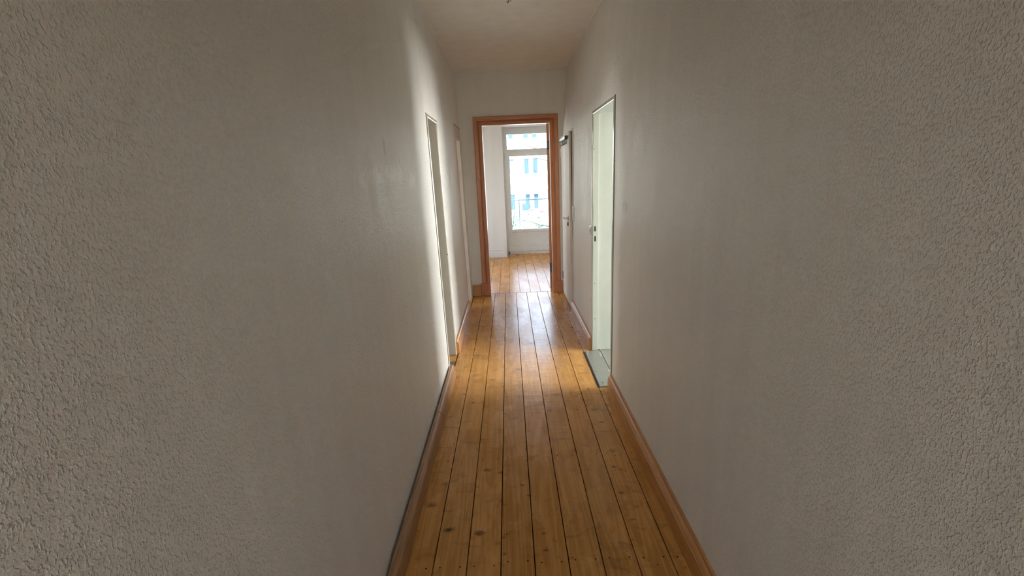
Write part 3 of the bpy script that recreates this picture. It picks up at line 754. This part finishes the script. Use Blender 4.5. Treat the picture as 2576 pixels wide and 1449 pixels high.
# flower box, hedge and shrubs in front of the house
e = empty('flower_box', (3.2, YH-.5, -2.3)); tag(e, 'flower box with red blossoms below a ground floor window across the street', 'flower box')
sub(boxo('trough', M['facade'], None, 2.95, 3.5, YH-.3, YH-.02, -2.42, -2.26, bev=.01), e)
bm = bmesh.new()
for k in range(26):
    bmesh.ops.create_icosphere(bm, subdivisions=1, radius=random.uniform(.03, .055), matrix=Matrix.Translation((random.uniform(2.98, 3.47), YH-random.uniform(.05, .26), -2.24 + random.uniform(0, .1))))
sub(done(bm, 'blossoms', M['red']), e)
def leafy(name, loc, rx, ry, h, n, label, cat, g=None, boxy=False):
    e = empty(name, loc); tag(e, label, cat, g)
    bm = bmesh.new()
    for k in range(7):
        a = random.uniform(0, 6.28); q = random.uniform(.2, .8)
        tube(bm, [(0, 0, 0), (math.cos(a)*rx*q*.4, math.sin(a)*ry*q*.4, h*.5), (math.cos(a)*rx*q, math.sin(a)*ry*q, h*.9)], [.02, .014, .006], 5)
    done(bm, 'stem', M['bark'], e)
    bm = bmesh.new()
    for k in range(n):
        if boxy: p = Vector((random.uniform(-rx, rx), random.uniform(-ry, ry), random.uniform(.05, h)))
        else:
            a = random.uniform(0, 6.28); q = math.sqrt(random.random()); z = random.uniform(.25, 1)
            p = Vector((math.cos(a)*rx*q*math.sin(z*2.6), math.sin(a)*ry*q*math.sin(z*2.6), h*z))
        s_ = random.uniform(.05, .09); R_ = Matrix.Translation(p) @ Matrix.Rotation(random.uniform(0, 6.3), 4, 'Z') @ Matrix.Rotation(random.uniform(-1, 1), 4, 'X')
        bm.faces.new([bm.verts.new(R_ @ Vector(c)) for c in ((0, -s_, 0), (s_*.5, 0, .01), (0, s_, 0), (-s_*.5, 0, .01))])
    done(bm, 'foliage', M['leaf'], e)
leafy('hedge', (3.2, 44, GZ), 2.2, .4, 1.15, 2600, 'clipped green hedge in front of the house across the street', 'hedge', None, True)
leafy('shrub', (2.75, 45.5, GZ), .55, .5, 1.75, 500, 'small loose shrub behind the hedge, the nearer to the red board', 'shrub', 'shrubs across the street')
leafy('shrub', (4.2, 45.5, GZ), .45, .5, 1.95, 420, 'taller loose shrub behind the right end of the hedge', 'shrub', 'shrubs across the street')
leafy('shrub', (.15, 45.0, -3.2+GZ*0), .5, .5, 1.2, 380, 'dark shrub at the left edge of the glazed door', 'shrub', 'shrubs across the street')
bpy.data.objects['shrub.002'].location.z = GZ; bpy.data.objects['shrub.002'].scale = (1.3, 1.3, 2.1)

# bare tree close to the balcony; trunk stands to the right, limbs cross the view
e = empty('bare_tree', (2.1, 13.4, GZ)); tag(e, 'bare tree whose thin branches cross the view through the balcony door', 'tree')
bm = bmesh.new(); tube(bm, smooth_path([(2.1, 13.4, GZ), (2.05, 13.35, -2), (1.95, 13.3, 0), (1.9, 13.25, 1.8), (2.0, 13.3, 3.4), (2.15, 13.4, 5.0), (2.1, 13.5, 6.2)]), [.16-.0034*k for k in range(37)], 10)
sub(done(bm, 'trunk', M['bark'], None, True), e)
limbs = [
 ([(1.95, 1.75), (1.4, 2.02), (.74, 2.18), (.69, 2.2), (.51, 2.25), (.3, 2.27), (.14, 2.25), (0, 2.22), (-.5, 2.08)], .028, .010),
 ([(1.95, 1.55), (1.5, 1.72), (1.02, 1.87), (.91, 1.89), (.77, 1.93), (.59, 1.97), (.44, 1.94), (.23, 1.9), (.08, 1.85), (-.4, 1.68)], .026, .008),
 ([(.59, 1.97), (.64, 1.86), (.69, 1.65), (.79, 1.55), (.92, 1.47), (1.1, 1.40)], .013, .005),
 ([(.56, 1.965), (.57, 1.88), (.64, 1.72), (.71, 1.6), (.80, 1.48)], .012, .006),
 ([(.57, 1.96), (.5, 1.83), (.3, 1.78), (.15, 1.72), (-.1, 1.62)], .010, .007),
 ([(.69, 2.2), (.86, 2.13), (.92, 2.24), (.93, 2.38), (.99, 2.41), (1.1, 2.5)], .012, .006),
 ([(.64, 1.72), (.56, 1.57), (.5, 1.56), (.36, 1.59), (.21, 1.65)], .008, .004),
 ([(.5, 1.56), (.41, 1.55), (.38, 1.48), (.27, 1.46), (.13, 1.47)], .006, .005),
 ([(-.3, 1.62), (.0, 1.50), (.12, 1.43), (.19, 1.40), (.28, 1.33), (.44, 1.25), (.59, 1.18)], .015, .006),
 ([(1.95, -.3), (1.4, .02), (1.02, .15), (.81, .19), (.65, .25), (.58, .28), (.4, .32), (.2, .35), (.07, .39), (-.4, .46)], .034, .014),
 ([(.58, .28), (.50, .42), (.56, .68), (.6, .86), (.61, 1.02), (.58, 1.14), (.59, 1.18)], .014, .006),
 ([(.58, 1.14), (.72, 1.21), (.88, 1.29), (1.05, 1.36)], .007, .004),
 ([(.40, .32), (.53, .56), (.44, .62), (.37, .7), (.3, .78), (.15, .85), (-.1, .97)], .012, .006),
 ([(.40, .32), (.36, .5), (.29, .59), (.24, .64), (.13, .76), (-.02, .9)], .011, .006),
 ([(.56, .68), (.53, .90), (.46, .94), (.32, 1.01), (.29, 1.0)], .008, .006),
 ([(.29, 1.0), (.35, 1.06), (.41, 1.1), (.44, 1.13)], .009, .007),
 ([(.41, 1.12), (.36, 1.15), (.22, 1.23), (.09, 1.27)], .005, .004),
 ([(.42, .91), (.28, .99), (.18, 1.0), (.07, 1.01), (-.1, 1.0)], .009, .010),
 ([(1.02, .15), (.98, .40), (.98, .61), (.93, .68), (.87, .76), (.79, .83), (.67, .9)], .013, .006),
 ([(.98, .50), (.91, .61), (.83, .66), (.77, .74), (.67, .81), (.61, .88)], .010, .005),
 ([(.64, .17), (.45, .2), (.34, .25), (.23, .29), (.16, .34), (.07, .34)], .008, .006),
 ([(.07, 1.01), (.05, 1.08), (.09, 1.15)], .010, .006), ([(.16, 1.0), (.13, 1.08), (.15, 1.12)], .008, .004),
 ([(.46, 2.255), (.55, 2.36), (.62, 2.46)], .005, .003), ([(.14, 2.25), (.16, 2.37), (.10, 2.44)], .005, .003), ([(.16, 2.37), (.30, 2.39)], .004, .003),
]
for pts, ra, rb in limbs:
    P3 = [(x, 13.0 + .35*math.sin(3.1*x + z*2) if 0 < i < len(pts)-1 else 13.1, z) for i, (x, z) in enumerate(pts)]
    P3 = [(x, 13.1, z) for x, z in pts] if len(pts) < 4 else [(x, 13.1 + .06*math.sin(3.1*x + z*2), z) for x, z in pts]
    sp = smooth_path(P3, 4); n = len(sp)
    bm = bmesh.new(); tube(bm, sp, [.62*(ra + (rb-ra)*i/(n-1)) for i in range(n)], 6)
    sub(done(bm, 'branch', M['bark'], None, True), e)
